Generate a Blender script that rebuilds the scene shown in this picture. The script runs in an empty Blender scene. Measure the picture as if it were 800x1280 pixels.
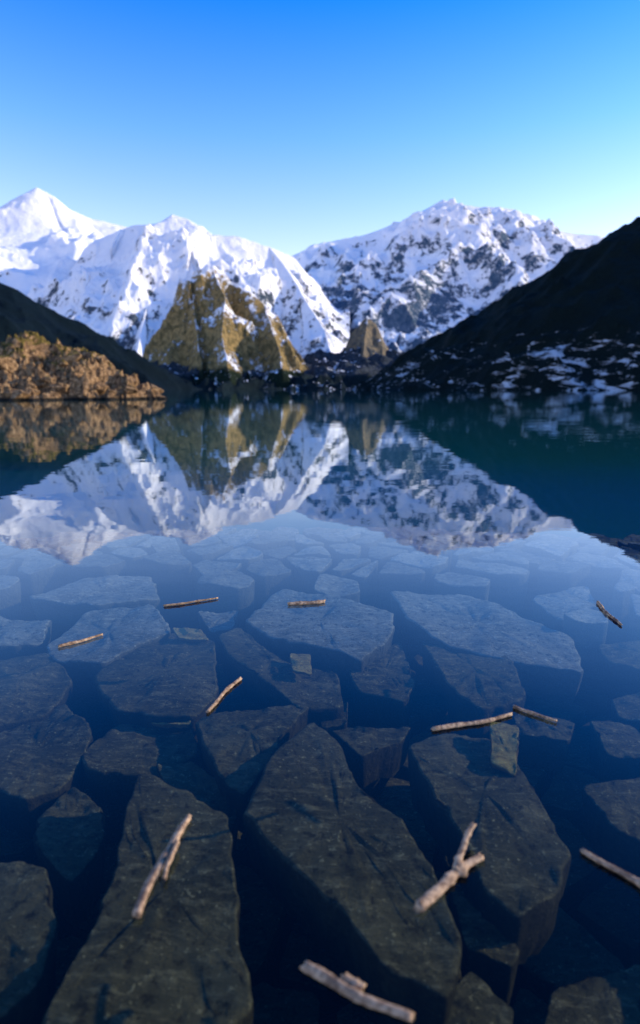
import bpy, math, random
import numpy as np
from mathutils import Vector
random.seed(7); np.random.seed(7)
scene=bpy.context.scene
F=711.0; HOR=154.0; PITCH=math.atan(HOR/F); H=1.6
cp,sp=math.cos(PITCH),math.sin(PITCH)
SUN_EL=math.radians(19.5); SUN_AZ=math.radians(81)
# ---- surveying helpers: sight line -> world position
def sight(px,py):
    a=(px-400)/F; b=(640-py)/F
    return np.array([a, cp+b*sp, -sp+b*cp])
def P(px,py,D):
    d=sight(px,py); return (D*d[0]/d[1], D, H+D*d[2]/d[1])
def G(px,py,z):
    d=sight(px,py); t=(z-H)/d[2]; return (d[0]*t,d[1]*t,z)
# ---- noise
def _h(ix,iy,s):
    n=(ix*374761393+iy*668265263+s*1442695041)&0xffffffff
    n=((n^(n>>13))*1274126177)&0xffffffff
    return (n^(n>>16))&0xffffffff
def perlin(x,y,s=0):
    x=np.asarray(x,float);y=np.asarray(y,float)
    xi=np.floor(x).astype(np.int64); yi=np.floor(y).astype(np.int64)
    xf=x-xi; yf=y-yi
    def g(i,j):
        a=_h(xi+i,yi+j,s)/4294967295.0*2*math.pi
        return np.cos(a)*(xf-i)+np.sin(a)*(yf-j)
    u=xf*xf*xf*(xf*(xf*6-15)+10); v=yf*yf*yf*(yf*(yf*6-15)+10)
    a=g(0,0)*(1-u)+g(1,0)*u; b=g(0,1)*(1-u)+g(1,1)*u
    return (a*(1-v)+b*v)*1.5
def fbm(x,y,o=5,s=0,gain=.5):
    r=0;a=1;t=0
    for i in range(o):
        r=r+a*perlin(x,y,s+i);t+=a;a*=gain;x=np.asarray(x)*2.03+5.1;y=np.asarray(y)*2.03+1.7
    return r/t
def ridged(x,y,o=6,s=0,gain=.5):
    r=0;a=1;t=0;w=1
    for i in range(o):
        n=1-np.abs(perlin(x,y,s+i)); n=n*n*w; w=np.clip(n*1.6,0,1)
        r=r+a*n;t+=a;a*=gain;x=np.asarray(x)*2.07+3.1;y=np.asarray(y)*2.07+7.7
    return r/t
# ---- node helper
class NT:
    def __init__(s,name):
        m=bpy.data.materials.new(name); m.use_nodes=True; s.m=m; s.t=m.node_tree; s.t.nodes.clear()
        s.out=s.n('ShaderNodeOutputMaterial')
    def n(s,ty,**k):
        x=s.t.nodes.new(ty)
        for a,b in k.items(): setattr(x,a,b)
        return x
    def l(s,a,b): s.t.links.new(a,b)
    def setin(s,nd,i,v):
        if hasattr(v,'is_output') : s.l(v,nd.inputs[i])
        else: nd.inputs[i].default_value=v
    def math(s,op,a,b=0.0,c=0.0,clamp=False):
        x=s.n('ShaderNodeMath',operation=op); x.use_clamp=clamp
        s.setin(x,0,a); s.setin(x,1,b); s.setin(x,2,c); return x.outputs[0]
    def noise(s,vec,scale,detail=6,rough=.55,dist=0.0,typ=None):
        x=s.n('ShaderNodeTexNoise')
        if typ: x.noise_type=typ
        s.l(vec,x.inputs['Vector']); x.inputs['Scale'].default_value=scale; x.inputs['Detail'].default_value=detail
        x.inputs['Roughness'].default_value=rough; x.inputs['Distortion'].default_value=dist
        return x.outputs['Fac']
    def ramp(s,f,stops):
        x=s.n('ShaderNodeValToRGB'); e=x.color_ramp.elements
        while len(e)<len(stops): e.new(.5)
        for i,(p,c) in enumerate(stops):
            e[i].position=p; e[i].color=(c[0],c[1],c[2],1) if hasattr(c,'__len__') else (c,c,c,1)
        s.l(f,x.inputs[0]); return x.outputs[0]
    def mix(s,f,a,b):
        x=s.n('ShaderNodeMix',data_type='RGBA'); s.setin(x,0,f)
        for i,v in ((6,a),(7,b)):
            if hasattr(v,'is_output'): s.l(v,x.inputs[i])
            else: x.inputs[i].default_value=(*v,1)
        return x.outputs[2]
    def smooth(s,v,a,b,lo=0.0,hi=1.0):
        x=s.n('ShaderNodeMapRange',interpolation_type='SMOOTHSTEP'); s.setin(x,0,v)
        x.inputs[1].default_value=a;x.inputs[2].default_value=b;x.inputs[3].default_value=lo;x.inputs[4].default_value=hi
        return x.outputs[0]
    def pos(s):
        return s.n('ShaderNodeNewGeometry')
    def bump(s,h,dist,strength=1.0):
        x=s.n('ShaderNodeBump'); s.l(h,x.inputs['Height']); x.inputs['Distance'].default_value=dist; x.inputs['Strength'].default_value=strength
        return x.outputs[0]
    def prin(s,col,rough=.9,nrm=None,spec=.2):
        x=s.n('ShaderNodeBsdfPrincipled'); 
        if hasattr(col,'is_output'): s.l(col,x.inputs['Base Color'])
        else: x.inputs['Base Color'].default_value=(*col,1)
        s.setin(x,x.inputs.find('Roughness'),rough); x.inputs['Specular IOR Level'].default_value=spec
        if nrm is not None: s.l(nrm,x.inputs['Normal'])
        s.l(x.outputs[0],s.out.inputs[0]); return x

def mountain_mat(name, snow_lo, snow_hi, z0, z1, rock1, rock2, veg, vegz, sc=1.0, bumpd=14, nzw=1.0, zw=0.6, nw=1.6, streak=0.5, patch=None):
    k=NT(name); g=k.pos(); pos=g.outputs['Position']
    sx=k.n('ShaderNodeSeparateXYZ'); k.l(g.outputs['Normal'],sx.inputs[0])
    px=k.n('ShaderNodeSeparateXYZ'); k.l(pos,px.inputs[0])
    n1=k.noise(pos,.006*sc,10,.62,.6); n2=k.noise(pos,.035*sc,8,.65,.3); n3=k.noise(pos,.16*sc,5,.6)
    zf=k.math('DIVIDE',k.math('SUBTRACT',px.outputs[2],z0),z1-z0,clamp=True)
    v=k.math('MULTIPLY',sx.outputs[2],nzw)
    v=k.math('ADD',v,k.math('MULTIPLY',zf,zw))
    nn=k.math('ADD',k.math('MULTIPLY',k.math('SUBTRACT',n1,.5),nw),k.math('MULTIPLY',k.math('SUBTRACT',n2,.5),nw*.75))
    nn=k.math('ADD',nn,k.math('MULTIPLY',k.math('SUBTRACT',n3,.5),streak))
    v=k.math('ADD',v,nn)
    snow=k.smooth(v,snow_lo,snow_hi)
    if patch:
        mp=k.n('ShaderNodeMapping'); k.l(pos,mp.inputs[0]); mp.inputs['Scale'].default_value=(1,.5,2.2)
        q1=k.noise(mp.outputs[0],.06,9,.72,.5); q2=k.noise(pos,.009,3,.5)
        zz=k.smooth(px.outputs[2],patch[0]*.4,patch[0]*1.1,.06,-.14)
        q=k.math('ADD',k.math('ADD',q1,zz),k.math('MULTIPLY',k.math('SUBTRACT',q2,.5),.35))
        snow=k.math('MAXIMUM',snow,k.math('MULTIPLY',k.smooth(q,patch[1],patch[1]+.06),.6))
    rock=k.mix(k.smooth(n2,.35,.65),rock1,rock2)
    vm=k.smooth(k.math('ADD',px.outputs[2],k.math('MULTIPLY',k.math('SUBTRACT',n1,.5),vegz*1.2)),vegz*1.1,vegz*.8)
    rock=k.mix(vm,rock,k.mix(k.smooth(n3,.35,.65),veg,tuple(c*.45 for c in veg)))
    col=k.mix(snow,rock,(.92,.91,.91))
    hb=k.math('ADD',k.math('MULTIPLY',n2,1.0),k.math('MULTIPLY',n3,.35))
    rk=k.math('SUBTRACT',1.0,k.math('MULTIPLY',snow,.65))
    nr=k.bump(k.math('MULTIPLY',hb,rk),bumpd/sc)
    k.prin(col,.85,nr,.08); return k.m

# ---- heightfield mountains
def seg_field(X,Y,ridges,slope):
    best=np.full(X.shape,-1e9); dist=np.full(X.shape,1e9)
    for rd in ridges:
        pts=rd['p']; sl=rd.get('s',slope)
        for a,b in zip(pts[:-1],pts[1:]):
            dx,dy=b[0]-a[0],b[1]-a[1]; L=dx*dx+dy*dy+1e-9
            t=np.clip(((X-a[0])*dx+(Y-a[1])*dy)/L,0,1)
            d=np.hypot(X-a[0]-t*dx,Y-a[1]-t*dy)
            z=a[2]+t*(b[2]-a[2])-sl*d
            m=z>best; best=np.where(m,z,best); dist=np.where(m,d,dist)
    return best,dist
def add_mesh(name,V,Fc,mat,smooth=True):
    me=bpy.data.meshes.new(name); me.from_pydata(V,[],Fc); me.update()
    if smooth: me.polygons.foreach_set('use_smooth',[True]*len(me.polygons))
    me.materials.append(mat); ob=bpy.data.objects.new(name,me); scene.collection.objects.link(ob); return ob
def grid_mesh(name,X,Y,Z,mat,smooth=True):
    r,c=X.shape; V=np.stack([X,Y,Z],-1).reshape(-1,3)
    i=np.arange(r*c).reshape(r,c)
    q=np.stack([i[:-1,:-1],i[:-1,1:],i[1:,1:],i[1:,:-1]],-1).reshape(-1,4)
    me=bpy.data.meshes.new(name); me.vertices.add(len(V)); me.vertices.foreach_set('co',V.ravel())
    me.loops.add(q.size); me.loops.foreach_set('vertex_index',q.ravel().astype(np.int32))
    me.polygons.add(len(q)); me.polygons.foreach_set('loop_start',(np.arange(len(q))*4).astype(np.int32))
    me.polygons.foreach_set('loop_total',np.full(len(q),4,np.int32))
    me.update(calc_edges=True)
    me.polygons.foreach_set('use_smooth',[smooth]*len(q))
    me.materials.append(mat); ob=bpy.data.objects.new(name,me); scene.collection.objects.link(ob); return ob
def mountain(name,u0,u1,y0,y1,ridges,slope,amp,wl,mat,seed,nu=420,ny=300,rdist=250,warp=30,floor=-12,edge=.12,fine=.12):
    u=np.linspace(u0,u1,nu); y=np.linspace(y0,y1,ny); U,Y=np.meshgrid(u,y); X=U*Y
    wx=fbm(X/wl/1.3,Y/wl/1.3,4,seed+50)*warp; wy=fbm(X/wl/1.3+9,Y/wl/1.3,4,seed+70)*warp
    Z,d=seg_field(X+wx,Y+wy,ridges,slope)
    k=edge+(1-edge)*np.clip(d/rdist,0,1)
    Z=Z+(ridged(X/wl,Y/wl,6,seed,.5)-.5)*amp*k*1.5+fbm(X/wl*4,Y/wl*4,5,seed+20)*amp*fine*(k+.1)
    Z=np.maximum(Z,floor)
    return grid_mesh(name,X,Y,Z,mat)

m_snow=mountain_mat('snow_rock',.60,.80,100,1000,(.05,.10,.16),(.15,.20,.26),(.03,.05,.05),50,1.0,bumpd=20,nw=2.6,streak=1.1,zw=.5)
m_snowL=mountain_mat('bright_snow',.20,.38,100,1000,(.14,.13,.13),(.26,.24,.22),(.03,.05,.04),70,1.0,bumpd=16,nw=2.5,streak=.9)
m_snowC=mountain_mat('snow_and_crag',.50,.68,60,800,(.06,.09,.12),(.16,.18,.21),(.02,.035,.035),60,1.3,bumpd=20,nw=2.6,streak=1.0,zw=.78)
m_golden=mountain_mat('alpine_grass_rock',.84,.95,50,400,(.44,.30,.12),(.13,.105,.045),(.02,.035,.02),50,2.0,bumpd=26,zw=.45,nw=2.8,streak=1.4)
m_peak=mountain_mat('crag',1.10,1.25,60,400,(.32,.24,.14),(.10,.10,.09),(.02,.035,.03),60,2.0,bumpd=26,zw=.6,nw=2.6,streak=1.4)
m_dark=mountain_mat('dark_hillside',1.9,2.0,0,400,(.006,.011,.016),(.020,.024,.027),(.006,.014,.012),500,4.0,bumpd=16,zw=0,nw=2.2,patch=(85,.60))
m_shade_slope=mountain_mat('shade_painted_slope',1.95,2.05,0,400,(.002,.010,.020),(.004,.014,.024),(.002,.010,.015),500,4.0,bumpd=12,zw=0,nw=2.2)  # left slope is sunlit here; its shade is painted in as near-black blue
m_shore=mountain_mat('shore_forest',1.12,1.22,0,150,(.02,.028,.035),(.06,.07,.08),(.010,.022,.026),35,3.0,bumpd=14,zw=0.1,nw=2.2)

mountain('snowy_mountain',-.95,-.12,2100,4600,[
 dict(p=[P(-250,300,3700),P(-120,310,3600),P(-50,292,3500),P(0,260,3500),P(25,245,3500),P(45,233,3500),P(64,243,3500),P(85,260,3550),P(115,273,3600),P(160,283,3650),P(240,330,3700)]),
 dict(p=[P(45,233,3500),P(38,290,3200),P(15,350,2850),P(0,410,2500)],s=.75),
 dict(p=[P(110,273,3600),P(120,320,3200),P(105,370,2800),P(90,430,2400)],s=.8)],
 .75,125,600,m_snowL,1,edge=.04,rdist=300,fine=.14)
mountain('snowy_mountain',-.50,.05,1750,3700,[
 dict(p=[P(60,360,2950),P(120,300,2850),P(165,281,2750),P(200,279,2700),P(215,268,2680),P(233,274,2680),P(243,293,2680),P(300,296,2700),P(335,308,2720),P(365,320,2750)]),
 dict(p=[P(215,271,2680),P(203,320,2450),P(185,380,2200),P(170,440,1950)],s=1.0),
 dict(p=[P(150,285,2750),P(120,340,2500),P(95,400,2200)],s=.9),
 dict(p=[P(240,293,2680),P(240,340,2350),P(230,400,2050)],s=1.1),
 dict(p=[P(335,308,2720),P(372,360,2450),P(406,412,2200),P(420,455,2000)],s=.9)],
 .9,90,360,m_snowC,11,rdist=150,warp=18,edge=.06,fine=.17)
mountain('rocky_hill',-.36,.06,1250,2300,[
 dict(p=[P(238,362,1760),P(243,335,1720),P(268,331,1720),P(290,350,1720),P(312,364,1700),P(332,382,1700),P(350,408,1680),P(374,438,1650),P(390,470,1600)],s=1.7),
 dict(p=[P(243,342,1720),P(242,380,1640),P(248,420,1550),P(254,460,1450)],s=2.3),
 dict(p=[P(268,335,1720),P(282,370,1620),P(278,420,1500),P(288,472,1390)],s=1.5),
 dict(p=[P(330,382,1700),P(338,415,1560),P(350,462,1430)],s=1.45)],
 1.7,72,160,m_golden,21,rdist=52,warp=20,edge=.12,fine=.28)
mountain('snowy_mountain',-.14,.85,2000,4900,[
 dict(p=[P(330,345,3900),P(360,322,3800),P(400,305,3750),P(450,292,3700),P(510,275,3700),P(530,262,3700),P(555,248,3700),P(575,255,3700),P(600,258,3720),P(640,260,3750),P(665,275,3750),P(700,288,3750),P(748,293,3750),P(850,330,3800),P(950,380,3900)]),
 dict(p=[P(555,248,3700),P(550,310,3350),P(515,370,2950),P(490,430,2500)],s=.75),
 dict(p=[P(640,260,3750),P(655,330,3300),P(640,390,2800),P(600,440,2400)],s=.7),
 dict(p=[P(450,292,3700),P(445,340,3350),P(450,400,2800),P(430,445,2450)],s=.75)],
 .7,140,470,m_snow,31,nu=480,ny=340,edge=.08,rdist=200,fine=.22)
mountain('rocky_peak',.0,.28,1500,2300,[
 dict(p=[P(425,445,1950),P(444,418,1920),P(460,394,1900),P(474,414,1900),P(492,442,1950)],s=1.6),
 dict(p=[P(460,394,1900),P(456,430,1810),P(450,465,1700)],s=1.4)],
 1.5,35,90,m_peak,41,nu=240,ny=180,rdist=40,warp=10,fine=.3)
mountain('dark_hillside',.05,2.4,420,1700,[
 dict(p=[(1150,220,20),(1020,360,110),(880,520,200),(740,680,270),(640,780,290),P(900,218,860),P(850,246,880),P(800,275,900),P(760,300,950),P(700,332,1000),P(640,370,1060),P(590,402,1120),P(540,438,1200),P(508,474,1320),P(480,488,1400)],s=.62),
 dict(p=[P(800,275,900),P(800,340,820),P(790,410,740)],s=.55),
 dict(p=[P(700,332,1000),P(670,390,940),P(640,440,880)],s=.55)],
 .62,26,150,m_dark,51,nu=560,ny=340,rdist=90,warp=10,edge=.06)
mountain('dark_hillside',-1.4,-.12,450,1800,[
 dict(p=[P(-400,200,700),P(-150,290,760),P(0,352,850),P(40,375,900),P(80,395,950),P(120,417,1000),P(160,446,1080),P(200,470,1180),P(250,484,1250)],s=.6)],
 .6,20,130,m_shade_slope,61,nu=360,ny=220,rdist=70,warp=8,edge=.06)
mountain('forested_shore',-.6,.6,1250,2200,[
 dict(p=[P(60,440,1700),P(180,450,1650),P(240,458,1600),P(300,462,1560),P(400,462,1560),P(450,460,1580),P(520,464,1600),P(640,460,1700)],s=.25),
 dict(p=[P(390,440,1900),P(440,434,1850),P(500,440,1850),P(560,445,1900)],s=.45),
 dict(p=[P(440,434,1850),P(430,460,1650)],s=.4),dict(p=[P(505,440,1850),P(490,462,1620)],s=.4)],
 .25,38,110,m_shore,71,nu=460,ny=180,rdist=40,warp=8,edge=.5)

# ---- rocky outcrop in the lake (left)
k=NT('outcrop_rock'); g=k.pos(); pos=g.outputs['Position']
n1=k.noise(pos,.35,8,.6,.4); n2=k.noise(pos,1.6,8,.65); sx=k.n('ShaderNodeSeparateXYZ'); k.l(g.outputs['Normal'],sx.inputs[0]); pz=k.n('ShaderNodeSeparateXYZ'); k.l(pos,pz.inputs[0])
rock=k.ramp(n2,[(.34,(.04,.026,.018)),(.5,(.28,.165,.08)),(.70,(.60,.39,.20))])
gr=k.ramp(n2,[(.35,(.035,.03,.012)),(.65,(.30,.21,.05))])
mk=k.math('ADD',k.math('MULTIPLY',sx.outputs[2],.7),k.math('MULTIPLY',k.math('SUBTRACT',n1,.5),2.2))
mk=k.math('ADD',mk,k.math('MULTIPLY',pz.outputs[2],.07))
col=k.mix(k.smooth(mk,.85,1.05),rock,gr)
col=k.mix(k.smooth(pz.outputs[2],.5,.15),col,(.03,.025,.02))
k.prin(col,.9,k.bump(n2,.9),.1); m_out=k.m
def outcrop():
    crest=[P(-160,402,104),P(-60,428,102),P(0,434,100),P(22,431,99),P(40,417,98),P(60,422,98),P(82,434,97),P(110,443,96),P(138,460,95),P(166,477,94),P(192,489,93),P(210,496,92)]
    x=np.linspace(-75,-18,420); y=np.linspace(72,130,380); X,Y=np.meshgrid(x,y)
    wx=fbm(X/5,Y/5,4,3)*2.0; wy=fbm(X/5+7,Y/5,4,4)*2.0
    Z,d=seg_field(X+wx,Y+wy,[dict(p=crest)],.75)
    kk=.3+.7*np.clip(d/4,0,1)
    Z=Z+(ridged(X/8,Y/8,6,9,.6)-.55)*6.0*kk+fbm(X/1.6,Y/1.6,4,14)*1.2
    st=1.2+.6*perlin(X/6,Y/6,90); Zq=np.floor(Z/st)*st+st*np.clip((Z/st-np.floor(Z/st))*2.2,0,1); Z=np.where(Z>0,.4*Z+.6*Zq,Z)
    Z=np.maximum(Z,-3)
    return X,Y,Z
X,Y,Z=outcrop(); oc=grid_mesh('rocky_outcrop',X,Y,Z,m_out)
import bmesh
bm=bmesh.new(); bm.from_mesh(oc.data)
rs=random.Random(5)
def boulder(bm,c,s,rs):
    b2=bmesh.new(); 
    for i in range(16):
        v=Vector((rs.gauss(0,1),rs.gauss(0,1),rs.gauss(0,1))).normalized()
        b2.verts.new((v.x*s*rs.uniform(.8,1.3),v.y*s*rs.uniform(.8,1.2),v.z*s*rs.uniform(.6,.9)))
    r=bmesh.ops.convex_hull(b2,input=b2.verts)
    loose=[v for v in b2.verts if not v.link_faces]; bmesh.ops.delete(b2,geom=loose,context='VERTS')
    m={}
    for v in b2.verts: m[v]=bm.verts.new((v.co.x+c[0],v.co.y+c[1],v.co.z+c[2]))
    for f in b2.faces: bm.faces.new([m[v] for v in f.verts])
    b2.free()
R_,C_=Z.shape; cnt=0
while cnt<320:
    i=rs.randrange(R_);j=rs.randrange(C_); z=Z[i,j]
    if z<-.2 or z>7: continue
    if rs.random()>math.exp(-max(z,0)/2.0)+.06: continue
    s=rs.choice([.35,.5,.7,1.0,1.5])*rs.uniform(.8,1.2)
    boulder(bm,(X[i,j],Y[i,j],z+s*.05),s,rs); cnt+=1
bm.to_mesh(oc.data); bm.free()

# ---- lakebed
k=NT('lakebed_silt_scatter_tint'); g=k.pos(); pos=g.outputs['Position']; pz=k.n('ShaderNodeSeparateXYZ'); k.l(pos,pz.inputs[0])
n=k.noise(pos,1.2,8,.6)
near=k.ramp(n,[(.3,(.001,.002,.004)),(.7,(.004,.006,.009))])
deep=k.smooth(pz.outputs[2],-1.6,-5.0)
col=k.mix(deep,near,(.004,.070,.065))  # teal of light scattered in deep water, painted onto the bed
k.prin(col,1,k.bump(n,.1),0); m_bed=k.m
ys=np.concatenate([np.linspace(-400,-4,20),np.linspace(-3,30,100),np.geomspace(31,9000,50)])
xs=np.concatenate([-np.geomspace(7000,12,40),np.linspace(-11,11,90),np.geomspace(12,7000,40)])
X,Y=np.meshgrid(xs,ys)
r=np.hypot(X*.7,Y)
Z=-1.25-np.clip((r-8.6)/14,0,1)**1.1*7+fbm(X*.8,Y*.8,4,2)*.12
grid_mesh('lakebed',X,Y,Z,m_bed)

# ---- stones
def stone_mat(name,c1,c2,c3):
    k=NT(name); g=k.pos(); pos=g.outputs['Position']
    mp=k.n('ShaderNodeMapping'); k.l(pos,mp.inputs[0]); mp.inputs['Rotation'].default_value=(0,0,.6); mp.inputs['Scale'].default_value=(1,3.0,1)
    a=k.noise(pos,2.2,8,.65,.4); b=k.noise(mp.outputs[0],7,10,.72,.3); c=k.noise(pos,45,4,.6); d=k.noise(pos,16,6,.7)
    col=k.mix(k.smooth(a,.35,.65),c1,c2); col=k.mix(k.smooth(b,.48,.68,0,.9),col,c3)
    spk=k.smooth(k.math('ADD',k.math('MULTIPLY',c,.6),k.math('MULTIPLY',d,.4)),.57,.64,0,.6); col=k.mix(spk,col,tuple(min(.5,q*2) for q in c3))
    col=k.mix(k.smooth(d,.48,.34,0,.75),col,tuple(q*.3 for q in c1))
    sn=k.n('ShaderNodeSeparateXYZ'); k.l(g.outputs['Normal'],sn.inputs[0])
    col=k.mix(k.smooth(sn.outputs[2],.75,.35,0,.8),col,tuple(q*.35 for q in c1))   # shade painted into the colour of undersides/flanks
    geo=k.n('ShaderNodeMapRange'); k.l(g.outputs['Random Per Island'],geo.inputs[0]); geo.inputs[3].default_value=.65; geo.inputs[4].default_value=1.4
    mm=k.n('ShaderNodeVectorMath',operation='SCALE'); k.l(col,mm.inputs[0]); k.l(geo.outputs[0],mm.inputs['Scale'])
    hb=k.math('ADD',k.math('ADD',b,k.math('MULTIPLY',d,.7)),k.math('MULTIPLY',c,.15))
    k.prin(mm.outputs[0],.85,k.bump(hb,.07),.05); return k.m
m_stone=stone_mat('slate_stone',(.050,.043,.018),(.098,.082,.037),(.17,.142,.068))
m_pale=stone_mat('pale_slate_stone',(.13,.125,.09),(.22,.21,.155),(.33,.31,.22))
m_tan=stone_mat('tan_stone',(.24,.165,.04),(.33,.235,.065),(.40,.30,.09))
def chaikin(p,n,q=.18):
    for _ in range(n):
        o=[]
        for i in range(len(p)):
            a=np.array(p[i]);b=np.array(p[(i+1)%len(p)])
            o.append(a*(1-q)+b*q); o.append(a*q+b*(1-q))
        p=o
    return p
def resample(p,N):
    p=np.array(p); q=np.vstack([p,p[:1]]); L=np.r_[0,np.cumsum(np.hypot(*np.diff(q,axis=0).T))]
    t=np.linspace(0,L[-1],N,endpoint=False); return np.stack([np.interp(t,L,q[:,0]),np.interp(t,L,q[:,1])],1)
def stone(poly,ztop,thick,seed,N=56,tilt=.04):
    r=np.random.RandomState(seed); p=resample(chaikin(poly,1,.06),N)
    c=p.mean(0); size=np.sqrt(np.mean(np.sum((p-c)**2,1)))
    dirv=(p-c)/np.linalg.norm(p-c,axis=1)[:,None]
    nn=fbm(p[:,0]*7+seed,p[:,1]*7,4,seed%97,.65); p=p+dirv*nn[:,None]*.045*min(1,size*2)
    ta,tb=r.uniform(-tilt,tilt,2)
    V=[];bev=min(.012,size*.035)
    rings=[(.2,0,0),(.4,0,0),(.6,0,0),(.75,0,0),(.87,0,0),(.95,0,0),(1,-bev,0),(1,0,-bev*.7),(1,bev*.3,-bev*2.5),(1,-bev*.5,-thick*.35),(1,-bev*2,-thick*.7),(1,-bev*4,-thick)]
    V.append((c[0],c[1],0.0))
    for s,off,dz in rings:
        q=c+(p-c)*s+dirv*off*(1+0.8*(fbm(p[:,0]*9,p[:,1]*9+dz*20,3,seed%89)[:,None]))
        for a in q: V.append((a[0],a[1],dz))
    V=np.array(V)
    x,y=V[:,0],V[:,1]
    st=fbm(x*1.1+3*seed,y*1.1,4,seed%71)*7; fl=np.floor(st); fr=np.clip((st-fl-.85)/.15,0,1)
    rel=fbm(x*3+seed,y*3,5,seed%83,.6)*.022+(fl+fr)*.012
    V[:,2]+=ztop+rel+(x-c[0])*ta+(y-c[1])*tb
    Fc=[]
    for i in range(N): Fc.append((0,1+i,1+(i+1)%N))
    for k_ in range(len(rings)-1):
        a=1+k_*N;b=a+N
        for i in range(N):
            j=(i+1)%N; Fc.append((a+i,b+i,b+j,a+j))
    return V,Fc
big=[ # sight outlines, top depth, thickness
([(390,898),(425,922),(447,980),(505,1030),(545,1085),(582,1178),(565,1240),(490,1215),(430,1140),(365,1085),(306,1018),(340,940)],-.42,.35),
([(508,925),(560,910),(628,923),(665,985),(712,1060),(705,1105),(650,1138),(608,1110),(575,1040),(535,985)],-.46,.35),
([(175,965),(285,1012),(292,1080),(302,1180),(318,1248),(270,1300),(50,1300),(100,1180),(140,1100),(155,1020)],-.42,.35),
([(195,958),(240,948),(302,990),(290,1028),(215,1000)],-.60,.25),
([(243,897),(388,878),(362,915),(305,995),(268,962)],-.50,.3),
([(46,1018),(90,978),(132,1010),(125,1062),(88,1108),(43,1055)],-.60,.3),
([(-40,1085),(60,1088),(70,1150),(50,1220),(-20,1285),(-80,1200)],-.5,.35),
([(-30,925),(80,878),(117,915),(75,980),(30,994),(-30,975)],-.55,.3),
([(100,945),(150,903),(237,901),(248,937),(190,970),(110,967)],-.6,.25),
([(115,840),(215,785),(268,800),(272,868),(242,897),(146,889)],-.5,.3),
([(272,795),(300,783),(347,823),(422,843),(430,878),(372,882),(318,846),(287,820)],-.48,.3),
([(305,773),(348,733),(492,763),(489,800),(450,826),(398,804),(340,794)],-.45,.3),
([(486,741),(590,743),(650,770),(717,793),(732,830),(640,822),(560,805),(513,779)],-.45,.3),
([(526,801),(590,798),(642,829),(657,876),(600,890),(558,854)],-.5,.3),
([(434,836),(500,801),(519,850),(507,872),(448,863)],-.55,.3),
([(56,801),(110,763),(192,758),(214,790),(130,832),(66,824)],-.5,.3),
([(-30,828),(60,813),(92,850),(60,890),(-30,912)],-.52,.3),
([(36,751),(100,723),(190,718),(199,746),(120,756)],-.5,.25),
([(-40,766),(64,774),(52,805),(-40,812)],-.6,.25),
([(736,902),(790,903),(830,952),(760,947)],-.6,.3),
([(726,985),(810,970),(850,1062),(768,1042)],-.6,.3),
([(763,872),(830,856),(840,902),(773,895)],-.62,.3),
([(411,905),(514,906),(500,925),(450,943)],-.62,.25),
([(638,886),(718,906),(712,924),(650,918)],-.6,.25),
([(558,1112),(650,1185),(640,1207),(583,1187)],-.65,.25),
([(588,1215),(642,1260),(640,1300),(530,1300),(560,1240)],-.62,.25),
([(391,885),(435,878),(434,907),(403,909)],-.62,.25),
([(663,745),(735,733),(747,760),(700,774)],-.55,.25),
([(746,805),(830,798),(850,844),(763,830)],-.55,.25),
([(690,1235),(800,1200),(860,1300),(670,1320)],-.75,.25),
([(246,765),(298,763),(291,787),(263,788)],-.6,.2),
]
tan=[([(612,912),(648,918),(645,975),(613,962)],-.46,.04),([(362,826),(388,826),(390,852),(366,850)],-.47,.03),([(215,788),(250,792),(262,803),(225,802)],-.49,.03),([(180,905),(236,903),(240,916),(200,913)],-.59,.03)]
bigw=[]
for i,(pl,z,t) in enumerate(big):
    w=[G(a,b,z)[:2] for a,b in pl]; bigw.append(np.array(w))
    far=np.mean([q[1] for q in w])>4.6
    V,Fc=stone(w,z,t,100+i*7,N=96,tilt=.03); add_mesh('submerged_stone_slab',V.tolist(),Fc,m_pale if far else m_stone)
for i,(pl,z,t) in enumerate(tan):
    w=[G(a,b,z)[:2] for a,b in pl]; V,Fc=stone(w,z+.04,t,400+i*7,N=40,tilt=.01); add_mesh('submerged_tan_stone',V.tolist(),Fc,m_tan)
def inside(pt,poly):
    x,y=pt;c=False;n=len(poly)
    for i in range(n):
        x1,y1=poly[i];x2,y2=poly[(i+1)%n]
        if (y1>y)!=(y2>y) and x<(x2-x1)*(y-y1)/(y2-y1)+x1: c=not c
    return c
def clip(poly,m,nrm):
    o=[]
    for i in range(len(poly)):
        a=poly[i];b=poly[(i+1)%len(poly)]
        da=np.dot(a-m,nrm);db=np.dot(b-m,nrm)
        if da<=0:o.append(a)
        if da*db<0:o.append(a+(b-a)*(da/(da-db)))
    return o
def vor(x0,x1,y0,y1,cx,cy,seed,gap,jit=.48):
    r=np.random.RandomState(seed); nx=int((x1-x0)/cx);ny=int((y1-y0)/cy)
    S=np.array([[[x0+(i+.5+r.uniform(-jit,jit)+.5*(j%2))*cx,y0+(j+.5+r.uniform(-jit,jit))*cy] for i in range(nx)] for j in range(ny)])
    out=[]
    for j in range(1,ny-1):
        for i in range(1,nx-1):
            p=S[j,i]; poly=[p+np.array(q)*2 for q in((-cx,-cy),(cx,-cy),(cx,cy),(-cx,cy))]
            for b in range(max(0,j-2),min(ny,j+3)):
                for a in range(max(0,i-2),min(nx,i+3)):
                    if a==i and b==j: continue
                    q=S[b,a]; nrm=(q-p)/np.linalg.norm(q-p); poly=clip(poly,(p+q)/2-nrm*gap,nrm)
                    if len(poly)<3: break
                if len(poly)<3: break
            if len(poly)>=3: out.append((p,poly))
    return out
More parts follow.
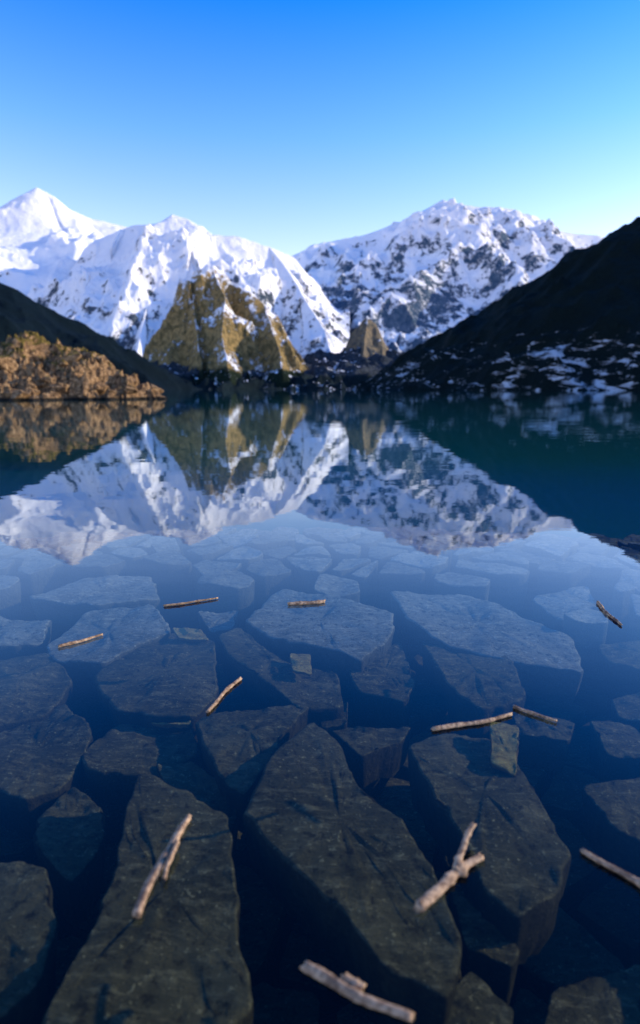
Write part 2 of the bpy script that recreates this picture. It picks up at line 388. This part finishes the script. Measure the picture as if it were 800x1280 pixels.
class Bed:
    def __init__(s): s.V=[];s.F=[];s.o=0
    def emit(s,poly,z,t,seed,N):
        V,Fc=stone(poly,z,t,seed,N=N,tilt=.04); s.V.append(V); s.F.extend([tuple(v+s.o for v in f) for f in Fc]); s.o+=len(V)
    def done(s,name,mat): add_mesh(name,np.vstack(s.V).tolist(),s.F,mat)
nearb=Bed(); farb=Bed(); sd=1000
def hits(p,poly):
    pts=[p]+[v*.85+p*.15 for v in poly]+[(poly[i]+poly[(i+1)%len(poly)])/2*.9+p*.1 for i in range(len(poly))]
    return any(inside(q,b) for q in pts for b in bigw) or any(inside(q,np.array(poly)) for b in bigw for q in b)
for p,poly in vor(-7,7,-1,5.6,.54,.46,3,.028,.5):
    sd+=1
    if p[1]<4.6 and not hits(p,poly): nearb.emit(poly,-.50+random.uniform(-.07,.03),.35,sd,40)
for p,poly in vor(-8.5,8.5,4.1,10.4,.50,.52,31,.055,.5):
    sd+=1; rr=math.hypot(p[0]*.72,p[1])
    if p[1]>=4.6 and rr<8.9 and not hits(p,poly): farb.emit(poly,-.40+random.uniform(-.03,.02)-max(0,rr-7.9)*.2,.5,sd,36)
for p,poly in vor(-6,6,-1,6,.55,.45,8,.035):
    sd+=1
    nearb.emit(poly,-1.02+random.uniform(-.1,.06),.25,sd,24)
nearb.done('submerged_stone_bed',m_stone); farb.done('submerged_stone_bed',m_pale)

# ---- driftwood sticks
k=NT('driftwood'); g=k.pos(); n=k.noise(g.outputs['Position'],60,6,.6); n2=k.noise(g.outputs['Position'],14,4,.6)
col=k.mix(k.smooth(n2,.45,.68),k.mix(k.smooth(n,.35,.65),(.20,.12,.07),(.50,.34,.21)),(.12,.07,.045))
k.prin(col,.75,k.bump(n,.004),.3); m_wood=k.m
def tube(a,b,r0,r1,seed,bend=.03,n=22,m=12,knots=3):
    rr=np.random.RandomState(seed); a=np.array(a);b=np.array(b); L=np.linalg.norm(b-a); d=(b-a)/L
    s=np.cross(d,[0,0,1]); s/=np.linalg.norm(s); up=np.cross(s,d)
    kn=[(rr.uniform(.15,.9),rr.uniform(.2,.55)) for _ in range(knots)]
    V=[];Fc=[]
    for i in range(n+1):
        t=i/n; c=a+(b-a)*t+s*(math.sin(t*3.1)*bend*L+math.sin(t*9+seed)*bend*.3*L)
        r=r0+(r1-r0)*t; r*=1+sum(h*math.exp(-((t-q)/.03)**2) for q,h in kn)+rr.uniform(-.08,.08)
        for j in range(m):
            an=2*math.pi*j/m; q=r*(1+.12*math.sin(3*an+seed)+rr.uniform(-.05,.05))
            e=0
            if i in(0,n): e=rr.uniform(-.7,.7)*r
            V.append(tuple(c+s*math.cos(an)*q+up*math.sin(an)*q+d*e))
    for i in range(n):
        for j in range(m):
            A=i*m+j;B=i*m+(j+1)%m; Fc.append((A,A+m,B+m,B))
    V.append(tuple(a)); V.append(tuple(b+0*d))
    for j in range(m):
        Fc.append((len(V)-2,j,(j+1)%m)); Fc.append((len(V)-1,n*m+(j+1)%m,n*m+j))
    return V,Fc
def stick(segs,seed):
    V=[];Fc=[]
    for i,(p,q,r0,r1,za,zb) in enumerate(segs):
        a=G(*p,za); b=G(*q,zb); v,f=tube(a,b,r0,r1,seed+i); o=len(V); V+=v; Fc+=[tuple(x+o for x in y) for y in f]
    add_mesh('driftwood_stick',V,Fc,m_wood)
stick([((237,1022),(170,1145),.012,.015,.012,.012),((222,1052),(205,1098),.010,.006,.03,.02)],1)
stick([((601,1070),(524,1136),.012,.018,.012,.01),((592,1030),(570,1088),.009,.011,.06,.02)],5)
stick([((380,1206),(515,1272),.013,.011,.006,.006),((430,1222),(455,1234),.015,.009,.01,.006)],9)
stick([((728,1063),(830,1118),.008,.011,.01,.01)],13)
stick([((300,848),(260,890),.009,.008,.01,.01)],17)
stick([((540,911),(640,893),.010,.008,.01,.01)],21)
stick([((642,883),(696,901),.008,.006,.01,.01)],25)
stick([((747,753),(777,781),.012,.008,.01,.01)],29)
stick([((360,755),(406,752),.014,.013,.01,.01)],33)
stick([((205,757),(272,747),.009,.006,.01,.01)],37)
stick([((73,808),(128,793),.010,.007,.01,.01)],41)

# ---- water surface: reflection + transmission + a little light scattered back by the water body (bluer over the shelf, teal over deep water)
k=NT('lake_water'); g=k.pos(); pos=g.outputs['Position']
mp=k.n('ShaderNodeMapping'); k.l(pos,mp.inputs[0]); mp.inputs['Scale'].default_value=(.6,1,1)
w1=k.noise(mp.outputs[0],.9,2,.5); w2=k.noise(mp.outputs[0],5,2,.5); mask=k.smooth(k.noise(pos,.03,2,.5),.4,.65,.25,1)
hh=k.math('MULTIPLY',k.math('ADD',w1,k.math('MULTIPLY',w2,.10)),mask)
nr=k.bump(hh,.010)
lw=k.n('ShaderNodeLayerWeight'); lw.inputs['Blend'].default_value=.5; k.l(nr,lw.inputs['Normal'])
fac=k.math('MULTIPLY_ADD',k.math('POWER',lw.outputs['Facing'],4.0),.987,.013,clamp=True)
gl=k.n('ShaderNodeBsdfGlossy'); gl.inputs['Roughness'].default_value=.012; gl.inputs['Color'].default_value=(.90,.97,1,1); k.l(nr,gl.inputs['Normal'])
tr=k.n('ShaderNodeBsdfTransparent'); tr.inputs[0].default_value=(.86,.95,.99,1)
py=k.n('ShaderNodeSeparateXYZ'); k.l(pos,py.inputs[0])
dcol=k.mix(k.smooth(py.outputs[1],7.5,14),(.002,.13,.48),(.004,.17,.17))
df=k.n('ShaderNodeBsdfDiffuse'); k.l(dcol,df.inputs[0])
m1=k.n('ShaderNodeMixShader'); k.l(k.math('MULTIPLY_ADD',k.math('POWER',lw.outputs['Facing'],4.2),.36,.004),m1.inputs[0]); k.l(tr.outputs[0],m1.inputs[1]); k.l(df.outputs[0],m1.inputs[2])
mx=k.n('ShaderNodeMixShader'); k.l(fac,mx.inputs[0]); k.l(m1.outputs[0],mx.inputs[1]); k.l(gl.outputs[0],mx.inputs[2]); k.l(mx.outputs[0],k.out.inputs[0])
add_mesh('lake_water',[(-3500,-400,0),(3500,-400,0),(3500,4000,0),(-3500,4000,0)],[(0,1,2,3)],k.m,False)

# ---- sun & sky
sd=Vector((math.sin(SUN_AZ)*math.cos(SUN_EL),math.cos(SUN_AZ)*math.cos(SUN_EL),math.sin(SUN_EL)))
L=bpy.data.lights.new('sun','SUN'); L.energy=5.0; L.angle=math.radians(.5); L.color=(1,.85,.62)
lo=bpy.data.objects.new('sun',L); lo.rotation_euler=(-sd).to_track_quat('-Z','Y').to_euler(); scene.collection.objects.link(lo)
w=bpy.data.worlds.new('World'); scene.world=w; w.use_nodes=True; nt=w.node_tree
bg=nt.nodes['Background']; sk=nt.nodes.new('ShaderNodeTexSky'); sk.sky_type='NISHITA'; sk.sun_disc=False
sk.sun_elevation=SUN_EL; sk.sun_rotation=SUN_AZ; sk.altitude=1500; sk.air_density=1.3; sk.dust_density=.3; sk.ozone_density=3.0
tc=nt.nodes.new('ShaderNodeTexCoord'); sz=nt.nodes.new('ShaderNodeSeparateXYZ'); nt.links.new(tc.outputs['Generated'],sz.inputs[0])
rp=nt.nodes.new('ShaderNodeValToRGB'); nt.links.new(sz.outputs[2],rp.inputs[0]); e=rp.color_ramp.elements
e.new(.5);e.new(.5)
for el,(p_,c_) in zip(e,[(.20,(1.0,.78,.80)),(.36,(.40,.60,.87)),(.50,(.04,.40,.88)),(1,(.03,.20,.50))]): el.position=p_; el.color=(*c_,1)
mm=nt.nodes.new('ShaderNodeVectorMath'); mm.operation='MULTIPLY'; nt.links.new(sk.outputs[0],mm.inputs[0]); nt.links.new(rp.outputs[0],mm.inputs[1])
m2=nt.nodes.new('ShaderNodeVectorMath'); m2.operation='SCALE'; nt.links.new(mm.outputs[0],m2.inputs[0]); m2.inputs['Scale'].default_value=3.3
nt.links.new(m2.outputs[0],bg.inputs[0]); bg.inputs[1].default_value=.13

# ---- camera
cam=bpy.data.cameras.new('camera'); co=bpy.data.objects.new('camera',cam); scene.collection.objects.link(co); scene.camera=co
cam.sensor_fit='VERTICAL'; cam.sensor_height=36; cam.lens=36*F/1280; cam.clip_end=30000; cam.clip_start=.05
co.location=(0,0,H); co.rotation_euler=(math.pi/2-PITCH,0,0)
cam.dof.use_dof=True; cam.dof.focus_distance=4.6; cam.dof.aperture_fstop=1.0
scene.view_settings.view_transform='Standard'; scene.view_settings.look='None'; scene.view_settings.exposure=0
